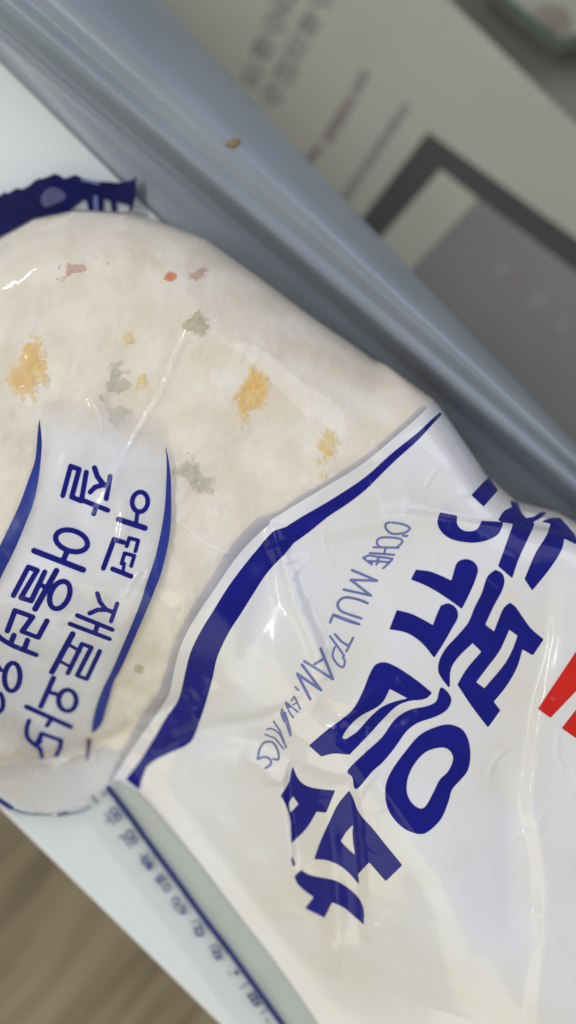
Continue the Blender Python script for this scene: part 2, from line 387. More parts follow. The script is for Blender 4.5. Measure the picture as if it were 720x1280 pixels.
# white shelf: bounded by the wood side edge and the rail
eA, eB = at(0, 1013, 0), at(273, 1280, 0); d0 = (eB - eA) / np.hypot(*(eB - eA))
nrm = A([d0[1], -d0[0]]);  nrm = nrm if nrm @ A([1, 1]) > 0 else -nrm
p1 = eA - d0 * 260; p2 = eA + d0 * 420
sh = slab('shelf_board', [tuple(p1), tuple(p2), tuple(p2 + nrm * 150), tuple(p1 + nrm * 150)], 0, 4.5, M['shelf'])
bv = sh.modifiers.new('bevel', 'BEVEL'); bv.width = 0.0009; bv.segments = 3
tag(sh, 'white plastic shelf board under the bag, with the wooden floor showing past its edge', 'shelf')

# grey rail: a ruled profile between two cross-sections
LN = [  # start, end on the picture, height at which the line runs
    ((0, 78), (500, 572), 0.3), ((0, 70), (500, 560), 1.0), ((0, 52), (500, 500), 1.6), ((0, 40), (499, 472), 2.2), ((4, 36), (500, 464), 3.0), ((8, 36), (503, 463), 2.4),
    ((30, 46), (600, 535), 6.0), ((60, 58), (700, 603), 12.0), ((71, 62), (720, 615), 15.0), ((78, 60), (722, 611), 15.8), ((88, 60), (722, 603), 15.7), ((96, 60), (722, 597), 14.8), ((106, 60), (722, 592), 15.0),
    ((122, 60), (718, 582), 16.6), ((146, 58), (714, 572), 17.4), ((165, 55), (712, 564), 17.0), ((176, 46), (714, 559), 15.0), ((186, 30), (716, 556), 10.5), ((193, 10), (718, 556), 5), ((196, 0), (720, 556), -3), ((190, -12), (716, 560), -12), ((180, -10), (706, 570), -24)]
T = np.linspace(-0.5, 1.6, 40); V = []
for t in T:
    for (a, b, z) in LN:
        pa, pb = at(*a, z), at(*b, z); p = pa + (pb - pa) * t; V.append((p[0], p[1], z))
n = len(LN); F = [[i * n + j, i * n + j + 1, (i + 1) * n + j + 1, (i + 1) * n + j] for i in range(len(T) - 1) for j in range(n - 1)]
# close underneath
for i in range(len(T) - 1): F.append([i * n, (i + 1) * n, (i + 1) * n + n - 1, i * n + n - 1])
F.append(list(range(n))); F.append([(len(T) - 1) * n + j for j in range(n)][::-1])
rail = link('plastic_rail', V, F, M['rail'])
tag(rail, 'long ridged grey blue plastic rail running diagonally behind the bag', 'rail')
# crumb on the rail
def blob(name, u, v, z, rx, ry, rz, rot, m, seed, par=None, rough=0.25, n=20, tracing=True):
    r = np.random.RandomState(seed); V = []; F = []; nl = n // 2 + 1
    c = at(u, v, z); ph = r.rand(6) * 6.28
    for i in range(nl):
        th = math.pi * i / (nl - 1)
        for j in range(n):
            a = 2 * math.pi * j / n
            k = 1 + rough * (0.5 * math.sin(2 * a + ph[0]) * math.sin(th) + 0.4 * math.sin(3 * a + ph[1] + th) * math.sin(th) + 0.35 * math.sin(5 * a + ph[2] - 2 * th) * math.sin(th) + 0.25 * math.sin(3 * th + ph[3]))
            x, y, zz = k * rx * math.sin(th) * math.cos(a), k * ry * math.sin(th) * math.sin(a), k * rz * math.cos(th)
            V.append((c[0] + x * math.cos(rot) - y * math.sin(rot), c[1] + x * math.sin(rot) + y * math.cos(rot), z + zz))
    for i in range(nl - 1):
        for j in range(n):
            F.append([i * n + j, (i + 1) * n + j, (i + 1) * n + (j + 1) % n, i * n + (j + 1) % n])
    return link(name, V, F, m, par)
cr = blob('food_crumb', 291, 180, 17.0, 1.5, 1.2, 0.9, 0.4, M['crumb'], 5)
tag(cr, 'small brown crumb stuck on the grey rail', 'crumb')

# ------------------------------------------------------------------ background: card with printed frame, packet
ZC = -55.0
def cq(pts, z=ZC): return [tuple(at(u, v, z)) for u, v in pts]
card = empty('printed_card', (at(560, 250, ZC)[0], at(560, 250, ZC)[1], ZC), 'greyish card with a dark printed frame and lines of print beyond the rail', 'card')
def flat(name, pts, z, m, parent, thick=None):
    q = cq(pts, z)
    q = [(x, y) for x, y in q]
    o = slab(name, q, z, thick or 0.05, m)
    bpy.context.view_layer.update()
    o.parent = parent; o.matrix_parent_inverse = parent.matrix_world.inverted()
    return o
bpy.context.view_layer.update()
flat('card_sheet', [(-300, -560), (30, -520), (562, 0), (722, 157), (1100, 540), (900, 900), (500, 560), (150, 180)], ZC, M['card'], card, 3.0)
zi = ZC + 0.12
flat('printed_frame', [(535, 165), (449, 277), (400, 340), (422, 366), (470, 304), (551, 211), (596, 247), (712, 334), (860, 440), (876, 412), (720, 298)], zi, M['inkdark'], card)
flat('printed_panel', [(597, 249), (505, 346), (420, 440), (560, 640), (800, 700), (860, 445), (712, 336)], zi - 0.04, M['inkpanel'], card)
flat('printed_line', [(505, 127), (513, 135), (433, 255), (424, 247)], zi, M['inkgrey'], card)
for q, mm in (([(453, 86), (463, 92), (449, 119), (438, 113)], 'inkgreen'), ([(436, 118), (446, 124), (414, 180), (401, 172)], 'inkbrown'), ([(396, 178), (404, 184), (390, 206), (381, 198)], 'inkbrown'),
              ([(628, 322), (640, 330), (628, 346), (616, 338)], 'inkgrey'), ([(650, 334), (660, 342), (644, 362), (634, 354)], 'inkbrown'), ([(676, 360), (687, 370), (668, 394), (655, 384)], 'inkgrey'), ([(706, 392), (717, 400), (700, 420), (688, 410)], 'inkgrey')):
    flat('printed_mark', q, zi + 0.02, M[mm], card)
def cstroke(pts, wd, z):
    wd = wd * 1.25
    P = A(pts); V = []; F = []
    for i in range(len(P) - 1):
        a, b = P[i], P[i + 1]; d = (b - a) / (np.hypot(*(b - a)) + 1e-9); n_ = A([-d[1], d[0]]) * wd / 2
        k = len(V); V += [(*at(*q, z + 0.003 * i), z + 0.003 * i) for q in (a - n_ - d * wd * .3, b - n_ + d * wd * .3, b + n_ + d * wd * .3, a + n_ - d * wd * .3)]; F.append([k, k + 1, k + 2, k + 3])
    return V, F
# blurred columns of small characters on the card (each one a little syllable block)
def syll(u, v, s, kind):
    dx, dy = A([-0.48, 0.87]), A([0.80, 0.60])   # reading direction, letter-up
    P = lambda a, b: tuple(A([u, v]) + s * (dx * a + dy * b))
    K = {0: [[P(-.4, .4), P(.4, .4)], [P(-.4, .4), P(-.4, 0), P(.4, 0)], [P(0, 0), P(0, -.3)], [P(-.5, -.35), P(.5, -.35)]],
         1: [[P(-.4, .4), P(-.4, -.3), P(.1, -.3), P(.1, .4), P(-.4, .4)], [P(.4, .5), P(.4, -.5)], [P(.4, 0), P(.6, 0)]],
         2: [[P(-.4, .4), P(.3, .4), P(.3, .1), P(-.4, .1), P(-.4, -.1), P(.4, -.1)], [P(-.5, -.3), P(.5, -.3)], [P(0, -.3), P(0, -.5)]],
         3: [[P(0, .5), P(-.4, .0)], [P(0, .4), P(.35, 0)], [P(-.5, -.15), P(.5, -.15)], [P(-.3, -.3), P(-.3, -.5), P(.3, -.5)]]}
    V = []; F = []
    for i, st in enumerate(K[kind]):
        v2, f2 = cstroke(st, s * 0.15, zi + 0.02 * i); k = len(V); V += v2; F += [[a + k for a in f] for f in f2]
    return V, F
for (u, v, s, k, mm) in ((386, 30, 27, 2, 'inkgreen'), (370, 58, 25, 1, 'inkgrey'), (356, 90, 28, 0, 'inkgreen'), (342, 120, 24, 3, 'inkgrey'), (345, 30, 26, 3, 'inkgrey'), (328, 60, 28, 2, 'inkgreen'), (315, 92, 24, 1, 'inkgrey'),
                         (356, 0, 26, 1, 'inkgreen'), (402, -2, 26, 3, 'inkgrey')):
    V, F = syll(u, v, s, k); o = link('printed_character', V, F, M[mm], card, smooth=False); o.matrix_parent_inverse = card.matrix_world.inverted()
# dark sheet added below for the shadowed gap, and pale packet
gap = slab('gap_shade_sheet', [tuple(p) for p in (at(150, -700, -75), at(1000, -700, -75), at(1500, 900, -75), at(950, 900, -75))], -72, 3, M['gapshade'])
tag(gap, 'dark grey sheet added as the shaded band between the card and the green packet', 'shade sheet')
pk = empty('green_packet', (at(720, 20, -60)[0], at(720, 20, -60)[1], -60), 'pale green packet with a dark edge at the upper corner', 'packet')
bpy.context.view_layer.update()
flat('packet_body', [(600, -25), (560, -140), (900, -200), (960, 60), (790, 40), (722, 50), (698, 58)], -58, M['packet'], pk, 7)
flat('packet_edge', [(598, -28), (604, -34), (640, 0), (672, 26), (702, 48), (722, 42), (760, 34), (762, 46), (722, 56), (698, 62), (655, 34)], -57.8, M['packetedge'], pk, 0.1)
flat('packet_print', [(664, 14), (680, 4), (706, 10), (716, 24), (712, 42), (700, 44), (684, 34)], -57.75, M['packetbrown'], pk, 0.05)

# ------------------------------------------------------------------ the bag
bag = empty('food_bag', (0, 0, 0), 'plump clear and white plastic bag of frozen fried rice with blue Korean lettering', 'food bag')
F0 = poly_sdf(GX, GY, OUTW)
xy, fc = contour(F0, gx, gy); z = Hs(xy[:, 0], xy[:, 1])
onrim = F0  # rim drops onto the underside
nv = len(xy)
# underside: coarse flat sheet just above the shelf
cx = gx[::10]; cy = gy[::10]; Fb = F0[::10, ::10]
xb, fb = contour(Fb, cx, cy)
link('clear_film', np.column_stack([xy, z]), fc, M['film'], bag)
link('bag_underside', np.column_stack([xb, np.full(len(xb), 0.25)]), [f[::-1] for f in fb], M['white'], bag)

def shape(name, polys=(), strokes=(), holes=(), layer=1, m='blue', cell=0.26, surf=True, label=None, kind=None, clip=None, fade=0, soft_ends=False):
    """one printed patch lying on the film: polygons and pen strokes, holes cut out"""
    P = [on_bag(dens(p, 5)) for p in polys]; Hh = [on_bag(dens(p, 5)) for p in holes]
    K = [(on_bag(dens(p, 5, False)), w_ * S * 1.2 / 2) for p, w_ in strokes]
    allp = np.vstack(P + [k[0] for k in K]); wd = max([k[1] for k in K] + [0])
    lo = allp.min(0) - wd - 2 * cell; hi = allp.max(0) + wd + 2 * cell
    xs = np.arange(lo[0], hi[0], cell); ys = np.arange(lo[1], hi[1], cell); X, Y = np.meshgrid(xs, ys, indexing='ij')
    F = np.full(X.shape, 1e9)
    for p in P: F = np.minimum(F, poly_sdf(X, Y, p))
    for k, r in K: F = np.minimum(F, seg_dist(X, Y, k) - r)
    for h in Hh: F = np.maximum(F, -poly_sdf(X, Y, h))
    Fu = F.copy()
    if clip is not None: F = np.maximum(F, Hs(X, Y, clip))
    q, f = contour(F, xs, ys); 
    if not f: return None
    o = link(name, np.column_stack([q, Hs(q[:, 0], q[:, 1]) + 0.07 * layer]), f, M[m], bag)
    if fade:     # how dense the ink or painted gusset shade is: it thins out towards its border
        me = o.data; at_ = me.attributes.new('ink', 'FLOAT', 'POINT')
        xi = np.clip(((q[:, 0] - xs[0]) / cell).round().astype(int), 0, len(xs) - 1); yi = np.clip(((q[:, 1] - ys[0]) / cell).round().astype(int), 0, len(ys) - 1)
        at_.data.foreach_set('value', sstep(0, 1, -(Fu if soft_ends else F)[xi, yi] / fade).astype(np.float32))
    if label: o['label'] = label
    return o
INB = F0 + 0.15          # keeps print inside the bag's outline
# white printed front: left border follows the white stripe beside the blue band
wl = crop(330, 490, 3.13, [(640, 60), (600, 100), (520, 170), (420, 255), (330, 318), (250, 365), (150, 425), (60, 480), (20, 505)])
wl2 = crop(130, 640, 2.88, [(600, 40), (560, 75), (500, 135), (450, 200), (400, 275), (345, 355), (300, 430), (270, 500), (250, 580), (238, 645), (215, 690), (170, 755), (110, 840), (55, 925), (28, 972)])
wborder = spline(wl, 3).tolist() + spline(wl2, 3).tolist()
gb = [(175, 990), (190, 1006), (212, 1032), (240, 1066), (262, 1094), (300, 1145), (330, 1182), (362, 1226), (400, 1282), (430, 1330), (560, 1500)]
shape('white_panel', [wborder + [(150, 975)] + gb + [(900, 1500), (960, 1200), (960, 800), (760, 600), (600, 480)]], layer=1, m='white', cell=0.34, clip=INB)
# grey stripe at the outside of the white one
gl = spline(crop(330, 490, 3.13, [(625, 45), (520, 145), (400, 243), (250, 345), (150, 400), (60, 462), (0, 480)]), 3).tolist() + \
     spline(crop(130, 640, 2.88, [(555, 18), (500, 75), (440, 150), (385, 240), (330, 325), (285, 400), (250, 475), (225, 560), (200, 640), (160, 700), (110, 775), (60, 870), (18, 975)]), 3).tolist()
shape('grey_stripe', [[(x - 1.5, y) for x, y in gl] + [(x + 5, y + 3) for x, y in wborder[::-1]]], layer=0.6, m='greyink', cell=0.26, clip=INB, fade=0.45)
# the blue band
bl = spline(crop(330, 490, 3.13, [(690, 78), (655, 108), (600, 160), (500, 240), (400, 330), (300, 398), (220, 447), (150, 487), (85, 528)]), 3).tolist() + \
     crop(130, 640, 2.88, [(610, 68), (575, 105)]) + spline(crop(130, 640, 2.88, [(560, 125), (510, 185), (450, 265), (400, 345), (345, 435), (310, 510), (290, 590), (268, 675), (225, 738), (180, 815), (130, 895), (78, 962)]), 3).tolist()
br = crop(130, 640, 2.88, [(127, 1000), (135, 965), (150, 925)]) + spline(crop(130, 640, 2.88, [(150, 922), (180, 895), (240, 865), (312, 828), (345, 750), (368, 680), (390, 600), (405, 530), (430, 470), (460, 415), (490, 370), (540, 290), (590, 215), (652, 150)]), 3).tolist() + \
     spline(crop(330, 490, 3.13, [(115, 592), (180, 545), (250, 488), (330, 435), (400, 380), (460, 320), (520, 262), (600, 190), (660, 125), (696, 88)]), 3).tolist()
shape('blue_band', [bl + br], layer=2, m='blue', clip=INB)
# side seam: blue rule, grey strip painting the gusset's shade, clear flap with small print
ZF = 0.9
def at_l(pts, z): return A([at(u, v, z) for u, v in pts])
def flatshape(name, polys, strokes, z, m, cell=0.3):
    """print or film lying flat beside the bag (seam flap)"""
    P = [at_l(dens(p, 8), z) for p in polys]; K = [(at_l(dens(p, 6, False), z), w_ * S * 1.16 / 2) for p, w_ in strokes]
    allp = np.vstack(P + [k[0] for k in K]); wd = max([k[1] for k in K] + [0]); lo = allp.min(0) - wd - 2 * cell; hi = allp.max(0) + wd + 2 * cell
    xs = np.arange(lo[0], hi[0], cell); ys = np.arange(lo[1], hi[1], cell); X, Y = np.meshgrid(xs, ys, indexing='ij'); Ff = np.full(X.shape, 1e9)
    for p in P: Ff = np.minimum(Ff, poly_sdf(X, Y, p))
    for k, r in K: Ff = np.minimum(Ff, seg_dist(X, Y, k) - r)
    q, f = contour(Ff, xs, ys)
    return link(name, np.column_stack([q, z + 0.25 * np.sin(q[:, 0] * 0.25) * np.cos(q[:, 1] * 0.2)]), f, M[m], bag)
flatshape('seam_flap', [[(137, 984), (90, 1000), (112, 1035), (200, 1150), (300, 1288), (420, 1450), (500, 1450), (355, 1282)]], [], 0.75, 'seamfilm', 0.8)
shape('seam_shade_strip', [[(137, 984), (210, 1082), (280, 1180), (353, 1280), (470, 1440), (560, 1500)] + gb[::-1][1:] + [(160, 968)]], layer=0.7, m='seamshade', cell=0.4, fade=0.6)
flatshape('seam_rule', [], [([(136, 985), (165, 1024), (200, 1072), (240, 1127), (280, 1180), (320, 1234), (354, 1282), (460, 1430)], 7.5)], 2.4, 'navy', 0.22)
# small characters along the seam, traced one by one
def seam_char(strokes, m='seamink'): flatshape('small_character', [], strokes, 1.3, m, 0.16)
def c2(pts): return crop(110, 960, 5.54, pts)
def c3(pts): return crop(220, 1100, 5.14, pts)
def c8(pts): return crop(0, 1000, 2.77, pts)
def ring(cx_, cy_, rx, ry, rot=0, n=18):
    r = math.radians(rot)
    return [(cx_ + rx * math.cos(t) * math.cos(r) - ry * math.sin(t) * math.sin(r), cy_ + rx * math.cos(t) * math.sin(r) + ry * math.sin(t) * math.cos(r)) for t in np.linspace(0, 2 * math.pi, n + 1)]
seam_char([(c2([(30, 195), (68, 245)]), 2.6)], 'seamink')
seam_char([(c2([(100, 160), (122, 188)]), 2.2)])
seam_char([(c2(ring(178, 300, 24, 24)), 2.2), (c2(ring(208, 340, 18, 24, 40)), 2.4), (c2([(120, 310), (185, 395)]), 2.0), (c2([(128, 380), (150, 345)]), 2.0)])
seam_char([(c2(ring(290, 460, 26, 28)), 2.2), (c2(ring(318, 500, 18, 22, 40)), 2.4), (c2([(232, 465), (295, 550)]), 2.0), (c2([(212, 475), (250, 480)]), 1.8)])
seam_char([(c2([(365, 595), (385, 655)]), 2.2), (c2([(415, 590), (380, 630)]), 2.2), (c2(ring(400, 640, 18, 20)), 3), (c2([(375, 650), (430, 690), (440, 655)]), 3), (c2(ring(425, 680, 16, 20)), 3)])
seam_char([(c2([(470, 770), (510, 735)]), 2.4), (c2([(480, 785), (525, 750)]), 2.4), (c2([(492, 800), (540, 765)]), 2.4), (c2([(468, 765), (505, 815)]), 2.4), (c2(ring(545, 830, 20, 26, 30)), 2.4)])
seam_char([(c8(ring(608, 350, 11, 12)), 2.2), (c8([(600, 370), (628, 392)]), 2.0), (c8([(640, 365), (632, 395), (645, 385)]), 2.4), (c8([(618, 362), (640, 385)]), 2.4)])
seam_char([(c8([(662, 425), (685, 415), (700, 440)]), 1.8), (c8(ring(690, 455, 12, 14)), 3), (c8([(672, 440), (690, 470), (705, 465)]), 2.4)])
seam_char([(c3([(215, 430), (255, 415), (290, 450)]), 1.8), (c3(ring(265, 480, 18, 24, -30)), 3), (c3([(230, 445), (262, 510), (290, 505)]), 2.6)])
seam_char([(c3(ring(390, 595, 7, 9)), 3)], 'navy')
seam_char([(c3([(335, 590), (352, 612)]), 1.6)]); seam_char([(c3([(415, 695), (460, 660)]), 2.0)])
seam_char([(c3([(462, 735), (515, 810)]), 2.8), (c3([(495, 725), (545, 800)]), 2.6), (c3([(470, 740), (500, 722)]), 2.4), (c3([(485, 775), (525, 750)]), 2.4), (c3([(515, 810), (530, 785)]), 2.4)], 'navy')
seam_char([(c3([(545, 860), (590, 825)]), 1.8)]); seam_char([(c3([(575, 890), (600, 925)]), 1.8)])

# banner with its two blue rules
def b5(p): return crop(60, 560, 4.5, p)
def b6(p): return crop(0, 640, 4.5, p)
def b7(p): return crop(0, 760, 4.5, p)
ri = b5([(660, -5), (667, 60), (668, 130), (665, 200), (662, 270), (655, 350), (640, 450), (610, 590), (580, 690), (550, 775), (510, 900)]) + b7([(640, 330), (600, 410), (572, 470), (545, 545), (525, 620), (515, 700)])
ro = b5([(663, -8), (678, 60), (690, 150), (693, 220), (693, 300), (693, 370), (690, 440), (680, 520), (662, 605), (635, 710), (600, 800), (560, 900)]) + b7([(690, 320), (640, 415), (615, 500), (592, 580), (572, 650), (540, 690), (515, 705)])
ri = spline(ri, 3).tolist(); ro = spline(ro, 3).tolist()
shape('banner_rule', [ri + ro[::-1]], layer=2, m='bluelt', clip=INB)
shape('banner_rule', [b7([(490, 735), (514, 738), (506, 800), (494, 860), (485, 860), (488, 800)])], layer=2, m='navy', clip=INB)
lo_ = [(49, 522), (47, 545), (44, 575), (35, 602), (24, 632), (10, 662), (-4, 690), (-30, 740)]
lr_ = [(49, 520), (52, 545), (52, 565), (48, 600), (42, 628), (33, 652), (18, 688), (0, 724), (-30, 790)]
lo_ = spline(lo_, 4).tolist(); lr_ = spline(lr_, 4).tolist()
shape('banner_rule', [lo_ + lr_[::-1]], layer=2, m='bluelt', clip=INB)
_p = on_bag(dens([(x, y) for x, y in lo_[::-1] if 1] + [(60, 490), (120, 480), (206, 500)] + ri + [(106, 960), (60, 985), (-60, 985)], 5)); BAN = poly_sdf(GX, GY, _p)
shape('white_banner', [[(x - 34, y) for x, y in lr_] + [(-60, 860), (-40, 930), (0, 918), (20, 945), (60, 962), (90, 955), (108, 945), (112, 925)] + [(x + 34, y) for x, y in ri[::-1]] + [(200, 522), (120, 505), (60, 498)]], layer=1, m='milky', cell=0.34, clip=BAN, fade=9.0, soft_ends=True)
def L(strokes, m='blue', layer=2.4, name='printed_letter', **k): shape(name, [], strokes, [], layer, m, 0.17, **k)
# first line of the banner
L([(b5(ring(518, 303, 44, 56, 6)), 4.8), (b5([(503, 362), (497, 418)]), 4.2), (b5([(398, 402), (545, 450)]), 6.0)])
L([(b5([(424, 530), (372, 514), (312, 676)]), 5.2), (b5([(443, 553), (458, 506), (508, 520), (492, 580)]), 4.0), (b5([(414, 650), (431, 592), (486, 606), (468, 664)]), 4.0), (b5([(430, 650), (422, 690)]), 3.5), (b5([(364, 680), (468, 722)]), 5.2)])
L([(b6([(660, 515), (625, 615)]), 4.4), (b6([(548, 458), (562, 505), (596, 548), (640, 565)]), 4.8), (b6([(505, 570), (550, 550), (600, 550)]), 4.8), (b6([(436, 582), (632, 662)]), 5.0), (b6([(395, 630), (616, 714)]), 5.0), (b6([(552, 628), (535, 678)]), 5.0)])
L([(b7([(410, 145), (292, 362)]), 6.0), (b7([(392, 208), (450, 243)]), 4.0), (b7([(338, 300), (392, 328)]), 4.0), (b7([(562, 242), (488, 400), (434, 380), (515, 222), (462, 202), (382, 368)]), 5.0)])
L([(b7(ring(380, 520, 50, 60, 0)), 5.6), (b7([(325, 487), (275, 472)]), 5.4), (b7([(302, 392), (230, 555)]), 5.6), (b7([(152, 556), (398, 668)]), 6.0), (b7([(290, 622), (265, 662)]), 5.0)])
L([(spline(b7([(165, 632), (152, 675), (155, 725), (190, 765), (225, 790), (237, 838)]), 4).tolist(), 4.6), (b7([(205, 770), (235, 705), (345, 745), (338, 790), (318, 828)]), 5.0), (b7([(235, 705), (228, 760)]), 3.5)])
# second line
L([(b5([(84, 268), (128, 102), (176, 120), (134, 276), (188, 298), (216, 136)]), 5.2), (b5([(350, 160), (328, 285)]), 5.0), (b5([(262, 112), (278, 160), (308, 200), (340, 222)]), 5.4), (b5([(238, 248), (265, 220), (310, 208)]), 5.2), (b5([(203, 297), (336, 350)]), 5.2), (b5([(272, 325), (257, 370)]), 5.2)])
L([(b6(ring(403, 162, 93, 58, 18)), 5.4), (b6([(378, 222), (360, 262)]), 5.8), (b6([(193, 218), (468, 325)]), 6.2)])
L([(b6(ring(337, 467, 52, 82, 24)), 5.4), (b6([(318, 330), (198, 546)]), 6.0), (b6([(228, 408), (265, 428)]), 5.0), (b6([(76, 470), (160, 310), (210, 328), (118, 482), (176, 500), (252, 338)]), 5.4)])
L([(b6([(42, 670), (85, 554), (185, 590), (125, 672), (215, 706), (265, 612)]), 5.4), (spline(b7([(-40, 120), (0, 165), (60, 205), (130, 235), (203, 263)]), 4).tolist(), 5.8), (b7([(80, 152), (60, 200)]), 5.4), (b7([(156, 180), (140, 226)]), 5.4)])
L([(b7(ring(70, 388, 44, 80, 4)), 5.2), (b7([(6, 350), (-14, 320), (-40, 300)]), 4.5), (spline(b7([(4, 480), (18, 520), (14, 565), (-8, 590)]), 4).tolist(), 4.6)])

# big product name
def big(polys, holes=(), name='large_letter'): shape(name, [rounded(p) if len(p) < 60 else p for p in polys], [], [rounded(p) if len(p) < 40 else p for p in holes], 2.4, 'blue', 0.24, clip=INB)
def g1(p): return crop(540, 580, 4.0, p)
def g2(p): return crop(480, 680, 3.273, p)
def g3(p): return crop(380, 840, 3.273, p)
def g4(p): return crop(340, 950, 4.0, p)
big([g1([(283, 62), (330, 130), (258, 212), (197, 155)]), g1([(330, 280), (360, 235), (400, 215), (390, 183), (430, 193), (445, 240), (470, 270), (510, 262), (545, 240), (575, 243), (545, 268), (505, 292), (500, 300), (350, 290)]),
     g1([(410, 284), (515, 296), (480, 370), (430, 480), (400, 570), (330, 510), (370, 400)]), g1([(545, 288), (590, 270), (640, 268), (720, 370), (722, 402), (660, 372), (650, 420), (590, 520), (500, 632), (462, 575), (520, 440), (575, 350), (592, 298)])])
big([g1([(40, 242), (125, 258), (125, 300), (145, 326), (185, 337), (225, 325), (248, 283), (355, 290), (345, 325), (330, 350), (290, 375), (225, 392), (160, 390), (90, 372), (48, 340), (28, 300), (30, 270)])])
big([g2([(130, 105), (185, 112), (240, 133), (275, 150), (285, 115), (300, 75), (330, 62), (365, 72), (383, 100), (375, 140), (350, 200), (318, 265), (270, 230), (200, 185), (150, 160), (110, 145)]),
     g2([(52, 270), (110, 285), (165, 312), (200, 332), (215, 290), (232, 252), (262, 243), (292, 260), (302, 295), (280, 340), (240, 410), (205, 465), (165, 415), (135, 388), (90, 362), (22, 348)])])
big([g2([(455, 105), (482, 120), (492, 150), (482, 190), (450, 250), (413, 330), (450, 358), (468, 310), (492, 258), (515, 240), (535, 255), (560, 290), (600, 345), (652, 390), (608, 455), (565, 430), (545, 500), (500, 580), (448, 645), (475, 680), (425, 750), (360, 665), (300, 575), (335, 515), (398, 440), (362, 405), (310, 455), (275, 505), (268, 590), (240, 555), (222, 520), (225, 480), (250, 430), (300, 375), (345, 320), (370, 260), (400, 200), (425, 130)])],
    [g2([(512, 350), (546, 375), (530, 420), (500, 480), (410, 590), (376, 565), (425, 500), (470, 440), (492, 395)])])
big([g3([(20, 300), (100, 232), (195, 158), (240, 80), (275, -5), (295, -32), (330, -40), (370, -25), (415, 2), (475, 45), (523, 85), (500, 107), (430, 118), (385, 135), (330, 185), (270, 250), (185, 338), (120, 333), (70, 345)]),
     spline(g3([(562, 62), (590, 85), (602, 118), (580, 158), (530, 185), (470, 205), (420, 240), (370, 310), (320, 370), (280, 405), (212, 480), (198, 430), (178, 402), (250, 330), (320, 265), (370, 195), (430, 155), (500, 140), (540, 120), (552, 80)]), 3, True).tolist(),
     spline(g3([(590, 214), (645, 233), (672, 280), (680, 340), (670, 400), (640, 440), (605, 480), (590, 530), (560, 600), (510, 650), (470, 662), (410, 640), (360, 590), (335, 530), (335, 460), (360, 400), (410, 330), (470, 260), (530, 228)]), 4, True).tolist()],
    [g3([(155, 270), (170, 240), (230, 180), (300, 142), (325, 118), (350, 68), (425, 108), (380, 118), (320, 142), (270, 185), (215, 245), (170, 275)]),
     spline(g3([(560, 308), (595, 320), (610, 355), (590, 405), (555, 440), (530, 490), (500, 545), (475, 558), (440, 535), (420, 490), (425, 430), (455, 370), (500, 325)]), 4, True).tolist()])
big([g4([(103, 28), (125, 85), (150, 115), (180, 132), (240, 145), (315, 152), (270, 262), (222, 258), (180, 330), (150, 365), (97, 415), (95, 350), (90, 290), (65, 215), (43, 178), (85, 110), (95, 60)]), g4([(99, 475), (118, 525), (105, 532), (97, 505)]),
     g4([(385, 152), (405, 190), (425, 245), (450, 285), (500, 340), (560, 415), (650, 525), (568, 605), (485, 510), (430, 570), (435, 622), (380, 560), (330, 522), (270, 500), (210, 495), (240, 410), (290, 300), (330, 220)]),
     g4([(145, 548), (185, 573), (250, 588), (310, 600), (370, 632), (410, 665), (440, 700), (458, 750), (458, 822), (410, 780), (360, 738), (300, 710), (262, 788), (165, 740), (208, 685), (160, 650), (125, 615), (112, 580)])],
    [g4([(105, 180), (132, 220), (90, 265), (85, 215)]), g4([(405, 322), (402, 370), (415, 475), (375, 440), (342, 405), (370, 360)])])
# thin English line
def h8(p): return crop(420, 640, 6.545, p)
def h1(p): return crop(320, 760, 5.538, p)
TL = lambda st, w_=2.2: L([(s_, w_) for s_ in st], 'thinblue', 2.2, 'thin_letter')
TL([spline(h8([(440, 85), (405, 100), (408, 135), (440, 170), (490, 180), (560, 170), (605, 135), (560, 105), (500, 92)]), 3, True).tolist(), h8([(548, 195), (582, 196)])])
TL([spline(h8([(495, 290), (540, 250), (530, 222), (470, 210), (380, 208), (340, 225), (335, 260), (355, 282)]), 3).tolist()])
TL([h8([(305, 288), (510, 292)]), h8([(275, 335), (475, 350)]), h8([(405, 292), (392, 345)])])
TL([h8([(220, 375), (265, 355), (462, 382)]), h8([(220, 375), (290, 428), (300, 400)]), h8([(350, 375), (330, 400)]), h8([(462, 382), (440, 410)])])
TL([h8([(262, 400), (440, 410), (385, 460)]), h8([(350, 395), (330, 430)])])
TL([h8([(130, 475), (335, 562), (120, 555), (285, 683), (62, 634)])], 2.6)
TL([spline(h8([(258, 746), (180, 715), (90, 698), (40, 712), (12, 755), (35, 805), (100, 835), (208, 870)]), 4).tolist()], 2.6)
TL([h1([(715, 112), (535, 45), (512, 100)])], 2.6)
TL([h8([(-5, 850), (90, 890), (180, 915)])], 2.6)
TL([h1([(672, 205), (625, 300)]), spline(h1([(640, 262), (590, 230), (545, 180)]), 3).tolist()], 2.4)
TL([h1([(512, 195), (560, 260), (610, 330)]), spline(h1([(545, 270), (530, 330), (560, 385), (600, 410), (615, 370), (600, 340)]), 4).tolist()], 2.2)
TL([h1([(448, 280), (492, 390), (532, 492), (335, 368)]), h1([(470, 350), (405, 388)])], 2.8)
TL([h1([(318, 392), (450, 568), (285, 455), (375, 632)])], 2.8)
TL([h1([(270, 545), (295, 570)])], 1.8)
TL([h1([(305, 700), (265, 610)]), h1([(265, 610), (245, 640)]), h1([(285, 655), (255, 670)])], 1.7)
TL([h1([(290, 720), (205, 650), (235, 690)]), spline(h1([(205, 660), (230, 720), (260, 760)]), 3).tolist()], 1.7)
TL([spline(h1([(180, 700), (200, 770), (238, 885), (230, 820), (200, 720)]), 4).tolist(), h1([(180, 700), (172, 730), (195, 790)])], 1.8)
TL([h1([(122, 785), (165, 850), (208, 965)]), spline(h1([(75, 840), (110, 835), (160, 870), (190, 930)]), 3).tolist()], 2.0)
TL([h1([(62, 875), (130, 900), (190, 975)])], 2.0)
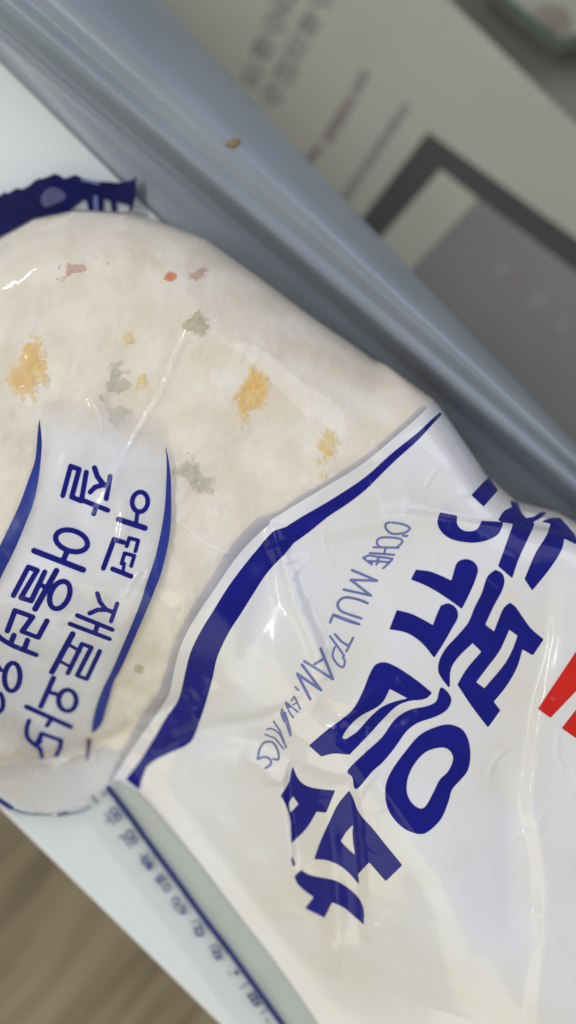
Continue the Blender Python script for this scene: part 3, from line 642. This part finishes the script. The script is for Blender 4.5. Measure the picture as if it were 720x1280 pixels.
TL([spline(h1([(12, 1045), (25, 975), (60, 930), (115, 930), (150, 985), (155, 1045), (120, 1045)]), 4).tolist()], 2.4)
TL([spline(h1([(12, 1045), (60, 1030), (100, 1050), (98, 1085), (65, 1108)]), 4).tolist()], 2.4)
# red print at the right edge
shape('red_letter', [[(736, 790), (672, 886), (688, 897), (752, 830)]], layer=2.4, m='red'); shape('red_letter', [[(736, 866), (702, 910), (722, 924), (756, 890)]], layer=2.4, m='red')
# film edge arc at the puff
shape('film_edge', [], [(spline([(-6, 996), (4, 1003), (14, 1010)], 3).tolist(), 5)], layer=1.5, m='bluelt')
shape('film_edge', [], [(spline([(10, 1008), (26, 1015), (48, 1018), (72, 1018), (98, 1015), (114, 1008)], 3).tolist(), 2.0)], layer=1.5, m='seamink')

# crimped navy top seal
sealo = crop(0, 200, 3.6, [(-260, 240), (-120, 190), (0, 150), (15, 140), (32, 146), (55, 135), (75, 125), (95, 132), (130, 122), (160, 98), (182, 88), (200, 90), (228, 78), (250, 68), (272, 74), (292, 88), (312, 80), (338, 68), (362, 76), (380, 86), (450, 90), (540, 95), (590, 86), (610, 72), (608, 150), (590, 228), (576, 222), (582, 202), (520, 180), (522, 228), (500, 228), (493, 178), (465, 165), (464, 230), (440, 226), (400, 230), (385, 170), (345, 205), (300, 250), (240, 285), (180, 330), (100, 390), (0, 440), (-200, 520), (-330, 560)])
def sealsheet(name, poly, dz, m, strokes=()):
    z0 = 4.5; P = at_l(dens(poly, 3), z0) if poly else None
    K = [(at_l(dens(p, 3, False), z0), w_ * S * 1.12 / 2) for p, w_ in strokes]
    pts = P if P is not None else np.vstack([k[0] for k in K]); lo = pts.min(0) - 1.2; hi = pts.max(0) + 1.2; cell = 0.22
    xs = np.arange(lo[0], hi[0], cell); ys = np.arange(lo[1], hi[1], cell); X, Y = np.meshgrid(xs, ys, indexing='ij')
    F = poly_sdf(X, Y, P) if P is not None else np.full(X.shape, 1e9)
    for k, r in K: F = np.minimum(F, seg_dist(X, Y, k) - r)
    q, f = contour(F, xs, ys)
    cr_ = 0.10 * np.sin((q[:, 0] * 0.34 + q[:, 1] * 0.94) * 4.2)
    z = z0 + cr_ + 1.2 * np.sin(q[:, 0] * 0.22 + 1) + dz
    z = np.maximum(z, Hs(q[:, 0], q[:, 1]) * 0 + 1)
    o = link(name, np.column_stack([q, z]), f, M[m], bag)
    if dz == 0:
        so = o.modifiers.new('thickness', 'SOLIDIFY'); so.thickness = 0.00025
    return o
sealsheet('crimped_seal', sealo, 0, 'seal')
sealsheet('seal_mark', spline(crop(0, 200, 3.6, [(190, 190), (205, 150), (245, 130), (290, 150), (295, 180), (250, 205), (210, 220)]), 4, True).tolist(), 0.12, 'sealmark')
sealsheet('seal_backing', crop(0, 200, 3.6, [(300, 180), (585, 130), (575, 222), (480, 232), (300, 260)]), -0.6, 'backing')
sealsheet('seal_stripe', None, 0.15, 'thinblue', [(crop(0, 200, 3.6, [(428, 165), (430, 228)]), 5), (crop(0, 200, 3.6, [(372, 88), (440, 100)]), 4)])
sealsheet('film_edge', None, 0.1, 'seamink', [(crop(0, 200, 3.6, [(560, 232), (620, 240), (672, 254)]), 1.6)])

# ------------------------------------------------------------------ contents
rr = np.random.RandomState(7)
RH = H - 0.5 - 0.8 * (fbm(GX, GY, 13, 55, 2) + 0.5) - 0.7 * (fbm(GX, GY, 9, 41, 3) + 0.5)
# grains pressed against the film, frosted together
grain = np.zeros_like(RH)
winU, winV = (-60, 470), (250, 1000)
for _ in range(5200):
    u, v = rr.uniform(-120, 560), rr.uniform(250, 1010); c = at(u, v, 34); a = rr.uniform(0, math.pi); la, lb = rr.uniform(1.7, 2.6), rr.uniform(.6, .85); hgt = rr.uniform(0.12, 0.42)
    i0, i1 = int((c[0] - 3 - gx[0]) / CS), int((c[0] + 3 - gx[0]) / CS) + 1; j0, j1 = int((c[1] - 3 - gy[0]) / CS), int((c[1] + 3 - gy[0]) / CS) + 1
    if i0 < 0 or j0 < 0 or i1 >= len(gx) or j1 >= len(gy): continue
    X, Y = GX[i0:i1, j0:j1] - c[0], GY[i0:i1, j0:j1] - c[1]; q = ((X * math.cos(a) + Y * math.sin(a)) / la) ** 2 + ((-X * math.sin(a) + Y * math.cos(a)) / lb) ** 2
    grain[i0:i1, j0:j1] = np.maximum(grain[i0:i1, j0:j1], hgt * np.sqrt(np.clip(1 - q, 0, None)))
frost = sstep(-0.15, 0.25, fbm(GX, GY, 11, 77, 3))
RH = RH + grain * (0.25 + 0.75 * frost) + 0.30 * fbm(GX, GY, 2.0, 91, 3)
# pits where the bag shows darker hollows
for (u, v, r, dpt) in ((148, 500, 18, 1.4), (100, 520, 26, 0.7), (258, 600, 22, 1.3), (240, 622, 12, 1.0), (300, 575, 16, 0.8), (230, 410, 14, .6), (60, 480, 12, .6), (190, 840, 14, .6), (205, 735, 10, .5)):
    c = at(u, v, 34); RH = RH - dpt * np.exp(-(((GX - c[0]) ** 2 + (GY - c[1]) ** 2) / (r * S) ** 2))
RH = np.minimum(RH, H - 0.3)
Fr = np.maximum(F0 + 1.2, 1.0 - RH)
puff = W([(-200, 955), (0, 962), (60, 968), (120, 950), (160, 975), (160, 1060), (-200, 1060)], 15)
Fr = np.maximum(Fr, -poly_sdf(GX, GY, puff))
q, f = contour(Fr[::2, ::2], gx[::2], gy[::2])
nq = len(q)
Vr = np.column_stack([q, Hs(q[:, 0], q[:, 1], RH)])
qb, fb2 = contour(Fr[::8, ::8], gx[::8], gy[::8])
Vb = np.column_stack([qb, np.full(len(qb), 0.5)])
rice = link('cooked_rice', np.vstack([Vr, Vb]), f + [[k + nq for k in ff[::-1]] for ff in fb2], M['rice'])
tag(rice, 'frosted cream coloured cooked rice packed inside the clear bag', 'rice', kind='stuff')
def bit(name, u, v, rx, ry, deg, m, label, cat, seed, rz=0.9, rough=0.5, sink=0.35, group=None):
    """a ragged flake lying in the rice: its rim dips under the grains, its middle stands just proud"""
    c = on_bag([(u, v)])[0]; a = math.radians(-deg); ca, sa = math.cos(a), math.sin(a); rx *= S; ry *= S; R_ = max(rx, ry) * 1.7 + 0.6
    xs = np.arange(c[0] - R_, c[0] + R_, 0.14); ys = np.arange(c[1] - R_, c[1] + R_, 0.14); X, Y = np.meshgrid(xs, ys, indexing='ij')
    x = X - c[0]; y = Y - c[1]; r = np.hypot((x * ca + y * sa) / rx, (-x * sa + y * ca) / ry)
    F = r - 1 + 2.6 * rough * fbm(X, Y, min(rx, ry) * 1.3, seed * 13, 4)
    F = F * min(rx, ry)
    q, f = contour(F, xs, ys)
    if not f: return
    x = q[:, 0] - c[0]; y = q[:, 1] - c[1]; r = np.hypot((x * ca + y * sa) / rx, (-x * sa + y * ca) / ry)
    fdep = -F[np.clip(((q[:, 0] - xs[0]) / 0.14).round().astype(int), 0, len(xs) - 1), np.clip(((q[:, 1] - ys[0]) / 0.14).round().astype(int), 0, len(ys) - 1)] / min(rx, ry)
    top = Hs(q[:, 0], q[:, 1], RH) + 0.40 * np.clip(fdep, 0, 0.6) - 0.03 + 0.35 * fbm(q[:, 0], q[:, 1], 0.9, seed + 5, 3)
    top = np.minimum(top, Hs(q[:, 0], q[:, 1]) - 0.10); n_ = len(q)
    V = np.vstack([np.column_stack([q, top]), np.column_stack([q, top - 0.8])])
    cnt = {}
    for ff in f:
        for i in range(len(ff)):
            e = (ff[i], ff[(i + 1) % len(ff)]); cnt[e] = 1
    rim = [e for e in cnt if (e[1], e[0]) not in cnt]
    o = link(name, V, f + [[k + n_ for k in ff[::-1]] for ff in f] + [[e[1], e[0], e[0] + n_, e[1] + n_] for e in rim], M[m])
    at_ = o.data.attributes.new('core', 'FLOAT', 'POINT')
    xi = np.clip(((q[:, 0] - xs[0]) / 0.14).round().astype(int), 0, len(xs) - 1); yi = np.clip(((q[:, 1] - ys[0]) / 0.14).round().astype(int), 0, len(ys) - 1)
    cv = sstep(-0.15, 0.5, -F[xi, yi] / min(rx, ry) + 0.5 * fbm(q[:, 0], q[:, 1], 0.8, seed + 50, 2)); at_.data.foreach_set('value', np.concatenate([cv, cv]).astype(np.float32))
    return tag(o, label, cat, group)
# the food pieces pale towards their frosted rims
for k_ in ('egg', 'palegg', 'carrot', 'ham', 'leek', 'olive'):
    nt = M[k_].node_tree; p_ = nt.nodes['Principled BSDF']; src = p_.inputs['Base Color'].links[0].from_socket
    a_ = nt.nodes.new('ShaderNodeAttribute'); a_.attribute_name = 'core'; mx = nt.nodes.new('ShaderNodeMix'); mx.data_type = 'RGBA'
    nt.links.new(a_.outputs['Fac'], mx.inputs[0]); mx.inputs[6].default_value = (0.86, 0.79, 0.68, 1); nt.links.new(src, mx.inputs[7]); nt.links.new(mx.outputs[2], p_.inputs['Base Color'])
G = 'bits of vegetable, egg and ham in the rice'
bit('egg_piece', 30, 462, 25, 46, 12, 'egg', 'largest yellow egg piece, at the left side of the clear window', 'egg', 1, group=G, rough=0.3)
bit('egg_piece', 312, 490, 21, 38, 18, 'egg', 'ragged yellow egg piece in the middle of the clear window', 'egg', 22, group=G, rough=0.32)
bit('egg_piece', 408, 566, 13, 32, 18, 'palegg', 'narrow pale yellow egg piece close to the curved grey stripe', 'egg', 3, group=G, rough=0.3)
bit('egg_piece', 177, 476, 9, 12, 0, 'palegg', 'tiny pale yellow egg speck touching the dark leek shred on its right', 'egg', 4, group=G)
bit('egg_piece', 161, 422, 9, 8, 0, 'palegg', 'faint small yellow egg speck midway between the carrot piece and the banner', 'egg', 5, group=G)
bit('carrot_piece', 214, 345, 9, 7, -35, 'carrot', 'small bright orange carrot piece near the top of the bag', 'carrot', 6, rough=0.3, group=G)
bit('ham_piece', 249, 341, 16, 9, -35, 'ham', 'pinkish ham piece just right of the orange carrot piece', 'ham', 7, rough=0.3, group=G)
bit('ham_piece', 95, 335, 30, 10, -18, 'ham', 'long faint brownish ham shred near the top seal', 'ham', 8, rough=0.5, group=G)
bit('onion_piece', 243, 403, 17, 16, 0, 'olive', 'olive tan onion piece at the upper end of the shiny crease', 'onion', 9, rough=0.3, group=G)
bit('leek_piece', 254, 602, 18, 40, -35, 'leek', 'grey green leek piece above the banner rule', 'leek', 10, rough=0.6, group=G)
bit('leek_piece', 146, 499, 15, 36, -8, 'leek', 'dark greyish leek shred left of the shiny crease', 'leek', 11, rough=0.7, group=G)
bit('mushroom_piece', 172, 839, 8, 9, 0, 'olive', 'tiny brown mushroom speck between the banner and the blue band', 'mushroom', 12, rough=0.4, group=G)
